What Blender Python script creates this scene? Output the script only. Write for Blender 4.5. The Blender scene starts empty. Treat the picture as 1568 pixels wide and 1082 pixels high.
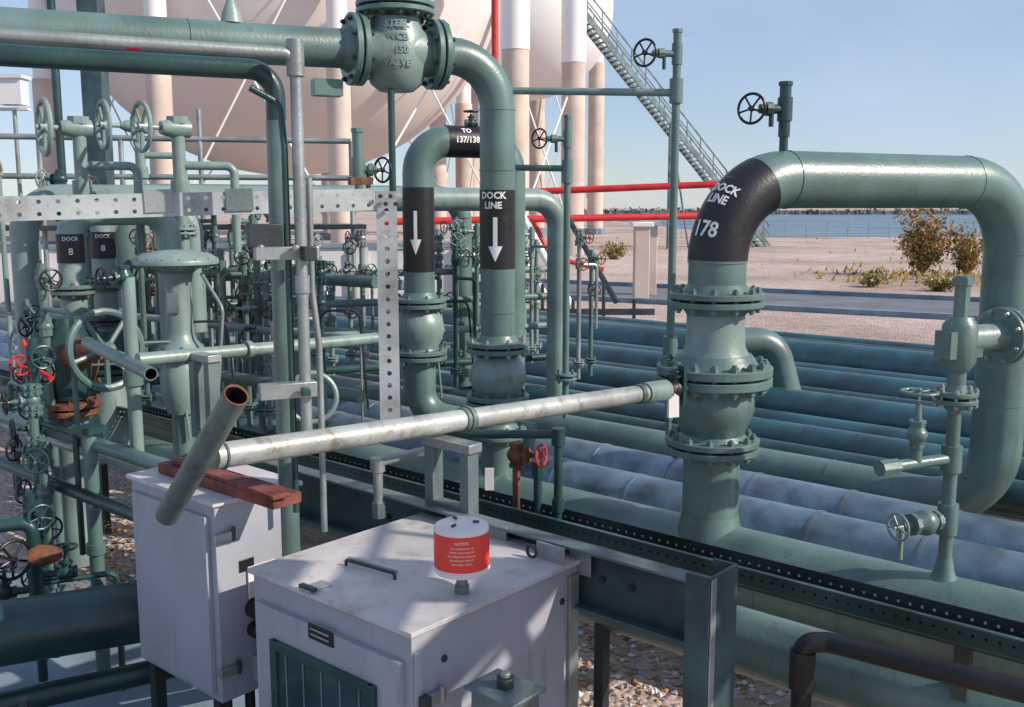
import bpy, math, random
from mathutils import Vector as V, Matrix
random.seed(7)
sc=bpy.context.scene
# ------------------------------------------------------------------ materials
def mat(name,col,rough=.45,metal=0.,var=.12,scale=3.,bump=.15,bscale=60.,dirt=None,damt=.0,dscale=6.,streak=False,col2=None,spec=.5,chips=None):
    m=bpy.data.materials.new(name);m.use_nodes=True
    nt=m.node_tree;N=nt.nodes;L=nt.links;p=N['Principled BSDF']
    tc=N.new('ShaderNodeTexCoord')
    n1=N.new('ShaderNodeTexNoise');n1.inputs['Scale'].default_value=scale;n1.inputs['Detail'].default_value=5
    L.new(tc.outputs['Object'],n1.inputs['Vector'])
    mx=N.new('ShaderNodeMix');mx.data_type='RGBA'
    c2=col2 or tuple(max(0,c*(1-2.2*var)) for c in col)
    c1=tuple(min(1,c*(1+var)) for c in col) if not col2 else col
    mx.inputs[6].default_value=(*c1,1);mx.inputs[7].default_value=(*c2,1)
    cr=N.new('ShaderNodeMapRange');cr.inputs[1].default_value=.35;cr.inputs[2].default_value=.7
    L.new(n1.outputs['Fac'],cr.inputs[0]);L.new(cr.outputs[0],mx.inputs[0])
    out=mx.outputs[2]
    if dirt:
        n2=N.new('ShaderNodeTexNoise');n2.inputs['Scale'].default_value=dscale;n2.inputs['Detail'].default_value=9;n2.inputs['Roughness'].default_value=.7
        if streak:
            mp=N.new('ShaderNodeMapping');mp.inputs['Scale'].default_value=(3,3,.35)
            L.new(tc.outputs['Object'],mp.inputs[0]);L.new(mp.outputs[0],n2.inputs['Vector'])
        else: L.new(tc.outputs['Object'],n2.inputs['Vector'])
        r2=N.new('ShaderNodeMapRange');r2.inputs[1].default_value=.62-.3*damt;r2.inputs[2].default_value=.78-.2*damt;r2.inputs[4].default_value=min(1,.5+damt)
        L.new(n2.outputs['Fac'],r2.inputs[0])
        m2=N.new('ShaderNodeMix');m2.data_type='RGBA';m2.inputs[7].default_value=(*dirt,1)
        L.new(out,m2.inputs[6]);L.new(r2.outputs[0],m2.inputs[0]);out=m2.outputs[2]
    if chips:
        n5=N.new('ShaderNodeTexNoise');n5.inputs['Scale'].default_value=26;n5.inputs['Detail'].default_value=6;n5.inputs['Roughness'].default_value=.6
        L.new(tc.outputs['Object'],n5.inputs['Vector'])
        r5=N.new('ShaderNodeMapRange');r5.inputs[1].default_value=.665;r5.inputs[2].default_value=.70;r5.inputs[4].default_value=.75
        L.new(n5.outputs['Fac'],r5.inputs[0])
        m5=N.new('ShaderNodeMix');m5.data_type='RGBA';m5.inputs[7].default_value=(*chips,1)
        L.new(out,m5.inputs[6]);L.new(r5.outputs[0],m5.inputs[0]);out=m5.outputs[2]
    L.new(out,p.inputs['Base Color'])
    rr=N.new('ShaderNodeMapRange');rr.inputs[3].default_value=max(.05,rough-.1);rr.inputs[4].default_value=min(1,rough+.14)
    n3=N.new('ShaderNodeTexNoise');n3.inputs['Scale'].default_value=scale*4;n3.inputs['Detail'].default_value=6
    L.new(tc.outputs['Object'],n3.inputs['Vector']);L.new(n3.outputs['Fac'],rr.inputs[0]);L.new(rr.outputs[0],p.inputs['Roughness'])
    p.inputs['Metallic'].default_value=metal
    p.inputs['Specular IOR Level'].default_value=spec
    if bump:
        n4=N.new('ShaderNodeTexNoise');n4.inputs['Scale'].default_value=bscale;n4.inputs['Detail'].default_value=4
        L.new(tc.outputs['Object'],n4.inputs['Vector'])
        b=N.new('ShaderNodeBump');b.inputs['Strength'].default_value=bump;b.inputs['Distance'].default_value=.01
        L.new(n4.outputs['Fac'],b.inputs['Height']);L.new(b.outputs[0],p.inputs['Normal'])
    return m
G =mat('green_paint',(.10,.178,.163),.36,var=.16,dirt=(.06,.08,.07),damt=.22,streak=True,spec=.8,chips=(.11,.085,.06))
GL=mat('green_paint_light',(.20,.285,.265),.38,var=.14,dirt=(.09,.11,.095),damt=.25,streak=True,spec=.7,chips=(.13,.10,.07))
GD=mat('green_paint_dark',(.016,.058,.056),.33,var=.25,dirt=(.02,.03,.028),damt=.2,spec=.6)
GB=mat('rack_green_paint',(.022,.092,.112),.28,var=.25,dirt=(.08,.09,.085),damt=.15,spec=.8)
GV=mat('galvanised_steel',(.33,.37,.37),.42,metal=.55,var=.2,dirt=(.16,.15,.14),damt=.28,dscale=9)
GA=mat('galvanised_worn',(.45,.48,.45),.36,metal=.35,var=.2,dirt=(.16,.13,.10),damt=.36,dscale=14)
GA2=mat('galvanised_dull',(.14,.185,.175),.42,metal=.3,var=.25,dirt=(.08,.07,.06),damt=.36,dscale=14)
JK=mat('insulation_jacket',(.19,.27,.34),.32,metal=.55,var=.2,scale=5,dirt=(.22,.18,.16),damt=.28,bscale=12,bump=.4)
BK=mat('black_paint',(.012,.013,.015),.38,var=.3,dirt=(.05,.045,.04),damt=.12)
BK2=mat('black_rubber_dark_bore',(.012,.014,.018),.5,var=.3)
WT=mat('white_letter_paint',(.8,.8,.8),.5,var=.03,bump=0)
RD=mat('red_paint',(.6,.03,.03),.4,var=.1)
RDL=mat('red_label',(.75,.05,.035),.45,var=.04,bump=0)
RU=mat('rusty_metal',(.26,.09,.035),.75,var=.3,scale=14,col2=(.05,.03,.025),bump=.6)
WD=mat('red_weathered_wood',(.22,.06,.045),.75,var=.3,scale=10,dirt=(.12,.07,.05),damt=.3,dscale=20,bump=.6)
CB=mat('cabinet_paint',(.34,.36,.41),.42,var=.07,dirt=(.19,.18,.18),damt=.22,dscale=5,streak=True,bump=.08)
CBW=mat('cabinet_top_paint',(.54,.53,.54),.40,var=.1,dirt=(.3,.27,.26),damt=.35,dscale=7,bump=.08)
PL=mat('white_plastic',(.74,.71,.70),.35,var=.04,bump=.03,dirt=(.5,.47,.43),damt=.1,dscale=20)
GS=mat('dark_steel',(.05,.065,.07),.42,metal=.5,var=.25,dirt=(.08,.055,.04),damt=.15)
ST=mat('grey_steel',(.17,.23,.24),.45,metal=.4,var=.22,dirt=(.1,.08,.06),damt=.28,streak=True)
STD=mat('channel_steel',(.06,.11,.118),.4,metal=.4,var=.3,dirt=(.06,.05,.045),damt=.28,streak=True)
SLT=mat('slotted_steel',(.42,.46,.47),.45,metal=.25,var=.2,dirt=(.2,.19,.17),damt=.33,dscale=10)
GLS=mat('dark_glass',(.03,.06,.07),.08,var=.2,bump=0)
TK=mat('tank_white_paint',(.80,.73,.70),.6,var=.05,scale=.15,dirt=(.66,.56,.52),damt=.15,dscale=.4,bump=0)
TF=mat('column_fireproofing',(.60,.50,.43),.8,var=.1,scale=.6,bump=.2,bscale=4)
TW=mat('tank_bright_paint',(.85,.83,.82),.6,var=.03,scale=.3,bump=0)
CON=mat('concrete',(.19,.26,.32),.85,var=.15,scale=2,dirt=(.11,.13,.14),damt=.25,dscale=1.5,bump=.3,bscale=40)
WALLM=mat('white_wall_paint',(.66,.64,.64),.8,var=.1,scale=.5,dirt=(.4,.33,.3),damt=.2,dscale=1)
ASP=mat('asphalt',(.15,.17,.20),.85,var=.15,scale=.8,bump=.4,bscale=30,dirt=(.24,.22,.21),damt=.3,dscale=1)
WAT=mat('water_surface',(.04,.10,.15),.25,var=.3,scale=.05,bump=.6,bscale=.9)
LG=mat('leaf_green',(.13,.15,.045),.7,var=.3,scale=3)
LO=mat('leaf_dry_orange',(.46,.22,.06),.75,var=.3,scale=3)
LY=mat('leaf_dry_yellow',(.48,.38,.13),.75,var=.3,scale=3)
LDK=mat('hazed_far_foliage',(.15,.19,.20),.9,var=.2,scale=.5)  # distance haze is mixed into this foliage colour
PB=mat('pebble',(.45,.37,.3),.8,var=.3,scale=9,col2=(.16,.11,.08),bump=.3)
def ground_mat():
    m=bpy.data.materials.new('sandy_ground');m.use_nodes=True
    nt=m.node_tree;N=nt.nodes;L=nt.links;p=N['Principled BSDF'];p.inputs['Roughness'].default_value=.95
    tc=N.new('ShaderNodeTexCoord')
    def noise(s,d=8):
        n=N.new('ShaderNodeTexNoise');n.inputs['Scale'].default_value=s;n.inputs['Detail'].default_value=d;n.inputs['Roughness'].default_value=.65;L.new(tc.outputs['Object'],n.inputs['Vector']);return n
    a=noise(.12);b=noise(3.5)
    cr=N.new('ShaderNodeValToRGB');e=cr.color_ramp.elements
    e[0].position=.36;e[0].color=(.40,.29,.22,1);e[1].position=.62;e[1].color=(.70,.58,.52,1)
    x=e.new(.5);x.color=(.58,.46,.40,1)
    L.new(a.outputs['Fac'],cr.inputs[0])
    vo=N.new('ShaderNodeTexVoronoi');vo.inputs['Scale'].default_value=26;L.new(tc.outputs['Object'],vo.inputs['Vector'])
    hs=N.new('ShaderNodeMix');hs.data_type='RGBA';hs.blend_type='MULTIPLY';hs.inputs[0].default_value=.35
    L.new(cr.outputs[0],hs.inputs[6])
    bw=N.new('ShaderNodeRGBToBW');L.new(vo.outputs['Color'],bw.inputs[0]);L.new(bw.outputs[0],hs.inputs[7])
    h2=N.new('ShaderNodeMix');h2.data_type='RGBA';h2.blend_type='OVERLAY';h2.inputs[0].default_value=.6
    L.new(hs.outputs[2],h2.inputs[6]);L.new(b.outputs['Fac'],h2.inputs[7])
    L.new(h2.outputs[2],p.inputs['Base Color'])
    bp=N.new('ShaderNodeBump');bp.inputs['Strength'].default_value=.8;bp.inputs['Distance'].default_value=.03
    L.new(vo.outputs['Distance'],bp.inputs['Height']);bp.invert=True;L.new(bp.outputs[0],p.inputs['Normal'])
    return m
SAND=ground_mat()
# ------------------------------------------------------------------ mesh builder
Z=V((0,0,1))
def perp(a):
    a=a.normalized();t=Z if abs(a.z)<.9 else V((1,0,0))
    u=a.cross(t).normalized();return u,a.cross(u).normalized()
class B:
    def __init__(s,name): s.n=name;s.v=[];s.f=[];s.m=[];s.mats=[]
    def add(s,vs,fs,m):
        if m not in s.mats:s.mats.append(m)
        k=s.mats.index(m);o=len(s.v);s.v+=[V(x) for x in vs]
        for f in fs:s.f.append([i+o for i in f]);s.m.append(k)
        return s
    def cyl(s,a,b,r,m,r2=None,n=18,caps=True):
        a=V(a);b=V(b);r2=r if r2 is None else r2;u,w=perp(b-a);vs=[]
        for c,q in((a,r),(b,r2)):
            for i in range(n):
                t=2*math.pi*i/n;vs.append(c+u*math.cos(t)*q+w*math.sin(t)*q)
        fs=[(i,(i+1)%n,n+(i+1)%n,n+i) for i in range(n)]
        if caps: fs+=[tuple(range(n-1,-1,-1)),tuple(range(n,2*n))]
        return s.add(vs,fs,m)
    def lathe(s,o,ax,prof,m,n=28):
        o=V(o);ax=V(ax).normalized();u,w=perp(ax);vs=[];k=len(prof)
        for t,r in prof:
            for i in range(n):
                q=2*math.pi*i/n;vs.append(o+ax*t+u*math.cos(q)*max(r,1e-4)+w*math.sin(q)*max(r,1e-4))
        fs=[(j*n+i,j*n+(i+1)%n,(j+1)*n+(i+1)%n,(j+1)*n+i) for j in range(k-1) for i in range(n)]
        fs+=[tuple(range(n-1,-1,-1)),tuple(range((k-1)*n,k*n))]
        return s.add(vs,fs,m)
    def tube(s,pts,r,m,bend=0,n=18,caps=True):
        pts=[V(p) for p in pts];P=[pts[0]]
        for i in range(1,len(pts)-1):
            p=pts[i];a=(pts[i-1]-p);b=(pts[i+1]-p);la,lb=a.length,b.length;a.normalize();b.normalize()
            ang=a.angle(b)
            if bend<=0 or ang>3.1: P.append(p);continue
            d=min(bend/math.tan(ang/2),la*.49 if i>1 else la*.98,lb*.49 if i<len(pts)-2 else lb*.98)
            R=d*math.tan(ang/2);c=p+(a+b).normalized()*(R/math.sin(ang/2))
            v0=(p+a*d)-c;v1=(p+b*d)-c;tot=v0.angle(v1);K=max(3,int(tot/.14))
            axs=v0.cross(v1).normalized()
            for k in range(K+1):
                P.append(c+Matrix.Rotation(tot*k/K,3,axs)@v0)
        P.append(pts[-1])
        T=[]
        for i in range(len(P)):
            t=(P[min(i+1,len(P)-1)]-P[max(i-1,0)]).normalized();T.append(t)
        u,w=perp(T[0]);vs=[]
        for i,p in enumerate(P):
            u=(u-T[i]*u.dot(T[i])).normalized();w=T[i].cross(u)
            for j in range(n):
                q=2*math.pi*j/n;vs.append(p+u*math.cos(q)*r+w*math.sin(q)*r)
        fs=[(j*n+i,j*n+(i+1)%n,(j+1)*n+(i+1)%n,(j+1)*n+i) for j in range(len(P)-1) for i in range(n)]
        if caps: fs+=[tuple(range(n-1,-1,-1)),tuple(range((len(P)-1)*n,len(P)*n))]
        return s.add(vs,fs,m)
    def box(s,c,sz,m,ux=(1,0,0),uz=(0,0,1)):
        c=V(c);ux=V(ux).normalized();uz=V(uz).normalized();uy=uz.cross(ux).normalized();uz=ux.cross(uy)
        vs=[c+ux*(i*sz[0]/2)+uy*(j*sz[1]/2)+uz*(k*sz[2]/2) for i in(-1,1) for j in(-1,1) for k in(-1,1)]
        return s.add(vs,[(0,1,3,2),(4,6,7,5),(0,4,5,1),(2,3,7,6),(0,2,6,4),(1,5,7,3)],m)
    def flange(s,c,ax,r,t,m,nb=12,bm=None,gap=.012,hub=None):
        c=V(c);ax=V(ax).normalized();bm=bm or m
        for sg in(-1,1):
            a=c+ax*sg*gap/2;e=c+ax*sg*(gap/2+t)
            s.lathe(a,ax*sg,[(0,r-.004),(.004,r),(t-.005,r),(t,r-.005)],m,n=32)
            if hub: s.cyl(e,e+ax*sg*t*1.3,hub*1.22,m,r2=hub*1.01,n=24)
        s.cyl(c-ax*gap/2,c+ax*gap/2,r*.72,BK2,n=24)
        u,w=perp(ax);rb=r*.86;br=max(.007,r*.045)
        for i in range(nb):
            q=2*math.pi*(i+.5)/nb;p=c+u*math.cos(q)*rb+w*math.sin(q)*rb;h=gap/2+t
            s.cyl(p-ax*(h+br*2.6),p+ax*(h+br*2.6),br,bm,n=8)
            for sg in(-1,1): s.cyl(p+ax*sg*h,p+ax*sg*(h+br*1.7),br*1.75,bm,n=6)
        return s
    def torus(s,c,ax,R,r,m,n=28,k=8):
        c=V(c);ax=V(ax).normalized();u,w=perp(ax);vs=[]
        for i in range(n):
            q=2*math.pi*i/n;d=u*math.cos(q)+w*math.sin(q)
            for j in range(k):
                p=2*math.pi*j/k;vs.append(c+d*(R+r*math.cos(p))+ax*r*math.sin(p))
        return s.add(vs,[(i*k+j,((i+1)%n)*k+j,((i+1)%n)*k+(j+1)%k,i*k+(j+1)%k) for i in range(n) for j in range(k)],m)
    def wheel(s,c,ax,R,m,stem=0,sm=None,sp=5):
        c=V(c);ax=V(ax).normalized();u,w=perp(ax);r=max(.006,R*.1)
        s.torus(c,ax,R,r,m)
        s.cyl(c-ax*r*1.3,c+ax*r*1.6,R*.2,m,n=12)
        for i in range(sp):
            q=2*math.pi*(i+.2)/sp;s.cyl(c,c+(u*math.cos(q)+w*math.sin(q))*R,r*.7,m,n=6)
        if stem: s.cyl(c+ax*r*3,c-ax*stem,R*.1,sm or m,n=8)
        return s
    def valve(s,c,ax,up,r,m,wm=None,R=None,h=None,fl=True,bm=None):
        c=V(c);ax=V(ax).normalized();up=V(up).normalized();R=R or r*2.4;h=h or r*4.5;wm=wm or m
        s.lathe(c-ax*r*2.2,ax,[(0,r*1.15),(r*.9,r*1.25),(r*1.5,r*1.7),(r*2.2,r*1.9),(r*2.9,r*1.7),(r*3.5,r*1.25),(r*4.4,r*1.15)],m,n=20)
        if fl:
            for sg in(-1,1): s.flange(c+ax*sg*r*2.4,ax,r*2,r*.3,m,nb=8,bm=bm,gap=.006)
        else:
            for sg in(-1,1): s.cyl(c+ax*sg*r*1.7,c+ax*sg*r*2.4,r*1.45,m,n=8)
        s.cyl(c,c+up*r*2.3,r*1.25,m,r2=r*1.05,n=14)
        s.lathe(c+up*r*2.2,up,[(0,r*1.6),(r*.45,r*1.6)],m,n=8)
        s.cyl(c+up*r*2.5,c+up*h*.8,r*.75,m,r2=r*.4,n=12)
        s.cyl(c+up*h*.7,c+up*(h+r*.8),r*.22,GV,n=8)
        s.wheel(c+up*h,up,R,wm)
        return s
    def perf(s,o,u,v,L,W,pitch,rows,hr,m):
        o=V(o);u=V(u).normalized();v=V(v).normalized();nc=max(1,round(L/pitch));pu=L/nc;pv=W/rows
        for i in range(nc):
            for j in range(rows):
                c=o+u*(i+.5)*pu+v*(j+.5)*pv
                sq=[(1,0),(1,1),(0,1),(-1,1),(-1,0),(-1,-1),(0,-1),(1,-1)];vs=[c+u*a*pu/2+v*b*pv/2 for a,b in sq]
                vs+=[c+u*math.cos(k*math.pi/4)*hr+v*math.sin(k*math.pi/4)*hr for k in range(8)]
                s.add(vs,[(k,(k+1)%8,8+(k+1)%8,8+k) for k in range(8)],m)
        return s
    def text(s,t,size,mapf,m,bold=.0):
        cu=bpy.data.curves.new('t','FONT');cu.body=t;cu.size=size;cu.align_x='CENTER';cu.align_y='CENTER';cu.resolution_u=2;cu.offset=bold
        ob=bpy.data.objects.new('t',cu);sc.collection.objects.link(ob);dg=bpy.context.evaluated_depsgraph_get()
        me=bpy.data.meshes.new_from_object(ob.evaluated_get(dg))
        s.add([mapf(v.co.x,v.co.y) for v in me.vertices],[tuple(p.vertices) for p in me.polygons],m)
        bpy.data.objects.remove(ob);bpy.data.meshes.remove(me);return s
    def quadgrid(s,x0,x1,y0,y1,nx,ny,mapf,m):
        vs=[mapf(x0+(x1-x0)*i/nx,y0+(y1-y0)*j/ny) for j in range(ny+1) for i in range(nx+1)]
        return s.add(vs,[(j*(nx+1)+i,j*(nx+1)+i+1,(j+1)*(nx+1)+i+1,(j+1)*(nx+1)+i) for j in range(ny) for i in range(nx)],m)
    def done(s,bevel=0,ang=38,smooth=True):
        me=bpy.data.meshes.new(s.n+'_mesh');o=sum(s.v,V())/len(s.v)
        me.from_pydata([tuple(p-o) for p in s.v],[],s.f)
        for m in s.mats:me.materials.append(m)
        me.polygons.foreach_set('material_index',s.m);me.update()
        if smooth:
            me.polygons.foreach_set('use_smooth',[True]*len(me.polygons));me.set_sharp_from_angle(angle=math.radians(ang))
        ob=bpy.data.objects.new(s.n,me);ob.location=o;sc.collection.objects.link(ob)
        if bevel:
            md=ob.modifiers.new('bevel','BEVEL');md.width=bevel;md.segments=2;md.limit_method='ANGLE';md.angle_limit=math.radians(50);md.use_clamp_overlap=True
        return ob
D=V((-.757,.653,0));Nn=V((.653,.757,0));E2=V((.907,.42,0))
def cmap(c,r,a0,z0,dx=0):
    return lambda x,y:V((c[0]+r*math.cos(a0+(x+dx)/r),c[1]+r*math.sin(a0+(x+dx)/r),z0+y))
def arrow(b,mapf,m,h=.2,w=.05):
    b.quadgrid(-w*.3,w*.3,-h*.15,h*.5,2,1,mapf,m)
    K=6
    vs=[];fs=[]
    for i in range(K+1):
        t=i/K;y=-h*.5+h*.35*t
        for j in range(5): vs.append(mapf((-1+j*.5)*w*t,y))
    for i in range(K):
        for j in range(4): fs.append((i*5+j,i*5+j+1,(i+1)*5+j+1,(i+1)*5+j))
    b.add(vs,fs,m)
def weld(b,p,ax,r,m): b.cyl(V(p)-V(ax).normalized()*.005,V(p)+V(ax).normalized()*.005,r+.004,m,n=24)

# ------------------------------------------------------------------ main 12in riser (178)
R0=V((1.06,5.15,0))
def P0(n,s,z=0): return R0+Nn*n+D*s+V((0,0,z))
b=B('dock_line_riser_pipe')
x,y=R0.x,R0.y
b.lathe((x,y,.62),Z,[(0,.19),(.06,.175),(.11,.158),(.16,.15)],G,n=36)
b.cyl((x,y,.7),(x,y,1.13),.148,G,n=36)
b.flange((x,y,1.155),Z,.245,.032,G,nb=12,hub=.15)
b.lathe((x,y,1.2),Z,[(0,.16),(.04,.17),(.09,.195),(.15,.215),(.21,.21),(.26,.19),(.3,.18)],G,n=36)
b.flange((x,y,1.53),Z,.30,.045,G,nb=16,hub=.19)
b.lathe((x,y,1.58),Z,[(0,.2),(.05,.18),(.10,.155),(.2,.15),(.3,.15)],GL,n=36)
b.flange((x,y,1.925),Z,.245,.032,G,nb=12,hub=.15)
b.cyl((x,y,1.95),(x,y,2.13),.148,G,n=36)
e=V((3.02,6.06,0))
b.tube([(x,y,2.12),(x,y,2.54),(e.x,e.y,2.54),(e.x,e.y,.5),V((e.x,e.y,.5))+D*1.3],.15,G,bend=.42,n=40)
q=R0+E2*.42;weld(b,(q.x,q.y,2.54),E2,.15,G);weld(b,(x,y,2.12),Z,.15,G)
q=e-E2*.42;weld(b,(q.x,q.y,2.54),E2,.15,G);weld(b,(e.x,e.y,2.12),Z,.15,G);weld(b,(e.x,e.y,1.2),Z,.15,G)
Rb=.42;O=R0+E2*Rb+V((0,0,2.12));W=V((.42,-.907,0))
def el(phi,th,r):
    ed=-E2*math.cos(phi)+Z*math.sin(phi);return O+ed*Rb+(W*math.cos(th)+ed*math.sin(th))*r
K=20;n=40;vs=[el(math.radians(1+66*i/K),2*math.pi*j/n,.1535) for i in range(K+1) for j in range(n)]
b.add(vs,[(i*n+j,i*n+(j+1)%n,(i+1)*n+(j+1)%n,(i+1)*n+j) for i in range(K) for j in range(n)],BK)
th0=math.radians(68)
for t,sz,yy,dx in(('DOCK',.058,.345,-.01),('LINE',.058,.287,-.01),('178',.098,.145,-.01)):
    b.text(t,sz,lambda X,Y:el((yy+Y)/(Rb+.06),th0-(X+dx)/.157,.157),WT,bold=.002)
b.done()
def stub(name,px,py,z0,z1,wz,r=.03,wl=.2,R=.075,dirv=None,m=G):
    b=B(name);d=dirv or V((-1,-.25,0)).normalized()
    b.cyl((px,py,z0),(px,py,z0+.1),r*.75,m);b.cyl((px,py,z0+.1),(px,py,z1),r,m)
    b.cyl((px,py,z1-.02),(px,py,z1),r*1.25,m,n=8);b.cyl((px,py,wz-.06),(px,py,wz+.06),r*1.3,m,n=14)
    c=V((px,py,wz));b.cyl(c,c+d*wl*.55,r*.8,m,n=12);b.cyl(c+d*wl*.4,c+d*wl*.6,r*1.2,m,n=8);b.cyl(c+d*wl*.62,c+d*wl*.75,r*.9,m,n=6)
    b.cyl(c+d*wl*.3,c+d*wl*1.05,r*.3,GV,n=8);b.wheel(c+d*wl,V((d.x,d.y-.9,0)),R,BK,stem=0)
    b.cyl(c+d*wl*.4,c+d*wl*.4-Z*.09,r*.45,GD,n=8)
    return b
stub('vent_valve',1.42,5.31,2.66,3.04,2.9,wl=.19,m=GD).done()
b=stub('vent_valve',.963,6.0,1.0,3.42,3.28,wl=.2,r=.024)
b.cyl((.963,6,1.5),(.963,6,1.62),.045,G,n=16);b.cyl((.963,6,3.0),(.963,6,3.14),.04,G)
b.tube([(.963,6,3.06),(-.03,6.25,3.10)],.022,GL);b.done()
b=stub('vent_valve',.382,7,.9,3.02,2.86,wl=.2,r=.024,R=.065)
b.flange((.382,7,1.2),Z,.08,.02,G,nb=4);b.tube([(.382,7,2.66),(0,7.1,2.67)],.022,G);b.cyl((.382,7,2.56),(.382,7,2.72),.038,G);b.done()
b=stub('vent_valve',-.76,5,2.45,2.78,2.58,wl=-.12,r=.026,R=.06);b.done()
# ------------------------------------------------------------------ dock-line smaller riser with top valve
b=B('dock_line_check_valve_pipe')
x,y=-.089,6.2;r=.108
T=lambda d:V((x,y,3.28))-E2*d
t9=T(.95);Lend=V((-4.3,3.95,3.19))
b.tube([(x,y,.6),(x,y,3.28),t9],r,G,bend=.3,n=30)
b.tube([T(.9),t9+V((-.02,-.01,0)),Lend],r,G,bend=.1,n=30)
for z in(2.62,2.98,1.75): weld(b,(x,y,z),Z,r,G)
vd=(Lend-t9).normalized();weld(b,t9+vd*.85,vd,r,G);weld(b,t9+vd*2.3,vd,r,G)
q=t9+vd*.62;b.lathe(q+Z*.1,Z,[(0,.06),(.05,.05),(.12,.02)],GL);b.cyl(q+Z*.2,q+Z*.6,.02,GL)
b.flange(T(.40),E2,.2,.035,G,nb=8,bm=GD,hub=r);b.flange(T(.88),E2,.2,.035,G,nb=8,bm=GD,hub=r)
c=T(.64);b.lathe(c-E2*.22,E2,[(0,.12),(.06,.13),(.13,.165),(.22,.178),(.31,.165),(.38,.13),(.44,.12)],GL,n=30)
b.lathe(c-Z*.22,Z,[(0,.10),(.04,.15),(.14,.178),(.3,.178),(.36,.15),(.40,.145)],GL,n=30)
b.flange(c+Z*.24,Z,.225,.03,G,nb=12,bm=GD);b.lathe(c+Z*.28,Z,[(0,.16),(.1,.12),(.5,.06)],G)
a0=math.atan2(-c.y,-c.x)+.05
for i,t in enumerate(('STEEL','WCB','4-150','VALVE')): b.text(t,.055,cmap(c,.183,a0,c.z+.13-.07*i),GL,bold=.002)
for i,t in enumerate(('STEEL','WCB','4-150','VALVE')): b.text(t,.055,cmap(c,.181,a0+.012,c.z+.126-.07*i),GD,bold=.001)  # darker shifted copy, painted as the shadow edge of the raised letters
b.cyl(c-Z*.22+V((-.02,-.1,0)),c-Z*1.1+V((-.02,-.1,0)),.02,GD);b.box(T(1.05)-Z*.22,(.16,.1,.09),G,ux=E2)
b.cyl((x,y,2.02),(x,y,2.5),r+.003,BK,n=30,caps=False)
a0=math.atan2(-y,-x)
b.text('DOCK',.056,cmap((x,y),r+.006,a0,2.465,-.03),WT,bold=.002);b.text('LINE',.056,cmap((x,y),r+.006,a0,2.405,-.03),WT,bold=.002)
arrow(b,cmap((x,y),r+.006,a0,2.2,-.015),WT,h=.27,w=.045)
b.flange((x,y,1.53),Z,.2,.03,G,nb=8,hub=r,bm=GV)
b.lathe((x,y,1.2),Z,[(0,.12),(.05,.15),(.12,.185),(.2,.17),(.27,.13)],GL)
b.text('150',.06,cmap((x,y),.188,a0+.3,1.34),GL,bold=.002)
b.flange((x,y,1.19),Z,.2,.03,G,nb=8,hub=r);b.flange((x,y,.98),Z,.18,.025,G,nb=8,hub=r)
b.done()
b=B('loading_line_pipe')
x,y=-.651,7.0;r=.108
b.tube([(x-.0,y,1.0),(x,y,2.85),(x+.64,y+.296,2.85),(x+.64,y+.296,.6)],r,G,bend=.22,n=30)
b.tube([(x,y,1.4),(x,y,.93),(x+.8,y-.2,.8)],r,G,bend=.2,n=24)
b.cyl((x,y,1.95),(x,y,2.53),r+.003,BK,n=30,caps=False)
a0=math.atan2(-y,-x);arrow(b,cmap((x,y),r+.006,a0-.2,2.22),WT,h=.3,w=.04)
h0=V((x,y,2.85))+E2*.2;h1=V((x,y,2.85))+E2*.46
b.cyl(h0,h1,r+.003,BK,n=30,caps=False);hc=(h0+h1)/2
def hmap(X,Y):
    a=Y/r+.25;wv=V((.42,-.907,0));return hc+E2*X+(wv*math.cos(a)+Z*math.sin(a))*(r+.006)
b.text('TO',.05,lambda X,Y:hmap(X,Y+.045),WT,bold=.002);b.text('137/138',.055,lambda X,Y:hmap(X,Y-.02),WT,bold=.002)
b.valve(V((x,y,2.98))+E2*.4,E2,Z,.018,GD,R=.05,fl=False)
b.flange((x,y,1.73),Z,.19,.03,G,nb=8,hub=r);b.lathe((x,y,1.4),Z,[(0,.12),(.06,.15),(.14,.175),(.22,.16),(.28,.12)],GL);b.flange((x,y,1.36),Z,.19,.03,G,nb=8,hub=r)
b.done()
b=B('overhead_crossover_pipe')
b.tube([(-3.5,7.2,1.2),(-3.5,7.2,2.46),(.415,9,2.46),(.415,9,.6)],.1,GL,bend=.25,n=24);b.done()
b=B('overhead_crossover_pipe')
b.tube([(-3.4,8.8,1.0),(-3.4,8.8,2.5),(-.5,10,2.5),(-.5,10,.6)],.1,G,bend=.25,n=24);b.done()
# ------------------------------------------------------------------ rack pipes
def rack(name,n,zc,r,m,s0=-4,s1=30,rings=False):
    b=B(name);b.cyl(P0(n,s0,zc),P0(n,s1,zc),r,m,n=40)
    if rings:
        s=s0
        while s<s1:
            b.cyl(P0(n,s,zc),P0(n,s+.02,zc),r+.006,m,n=40,caps=True);s+=.62
    else:
        s=s0+random.random()*3
        while s<s1: weld(b,P0(n,s,zc),D,r,m);s+=4.5
    b.done()
rack('header_pipe',0,.5,.225,G)
rack('insulated_pipe',.78,.45,.2,JK,rings=True)
rack('insulated_pipe',1.25,.47,.2,JK,rings=True)
rack('rack_pipe',1.97,.5,.153,G,s0=-.3)
for n,zc,r,m in((2.35,.5,.13,GD),(2.85,.52,.15,GB),(3.4,.5,.13,GB),(3.95,.55,.18,GB),(4.6,.5,.15,GD),(5.2,.55,.18,GB),(6.0,.5,.15,GB),(6.8,.55,.24,GB),(7.9,.5,.16,GD),(9,.45,.13,GB)):
    rack('rack_pipe',n,zc,r,m)
b=B('front_header_pipe');q=V((.894,3.857,.66));b.cyl(q-D*3,q+D*9,.13,G,n=28);b.done()
b=B('pipe_rack_support')
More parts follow.
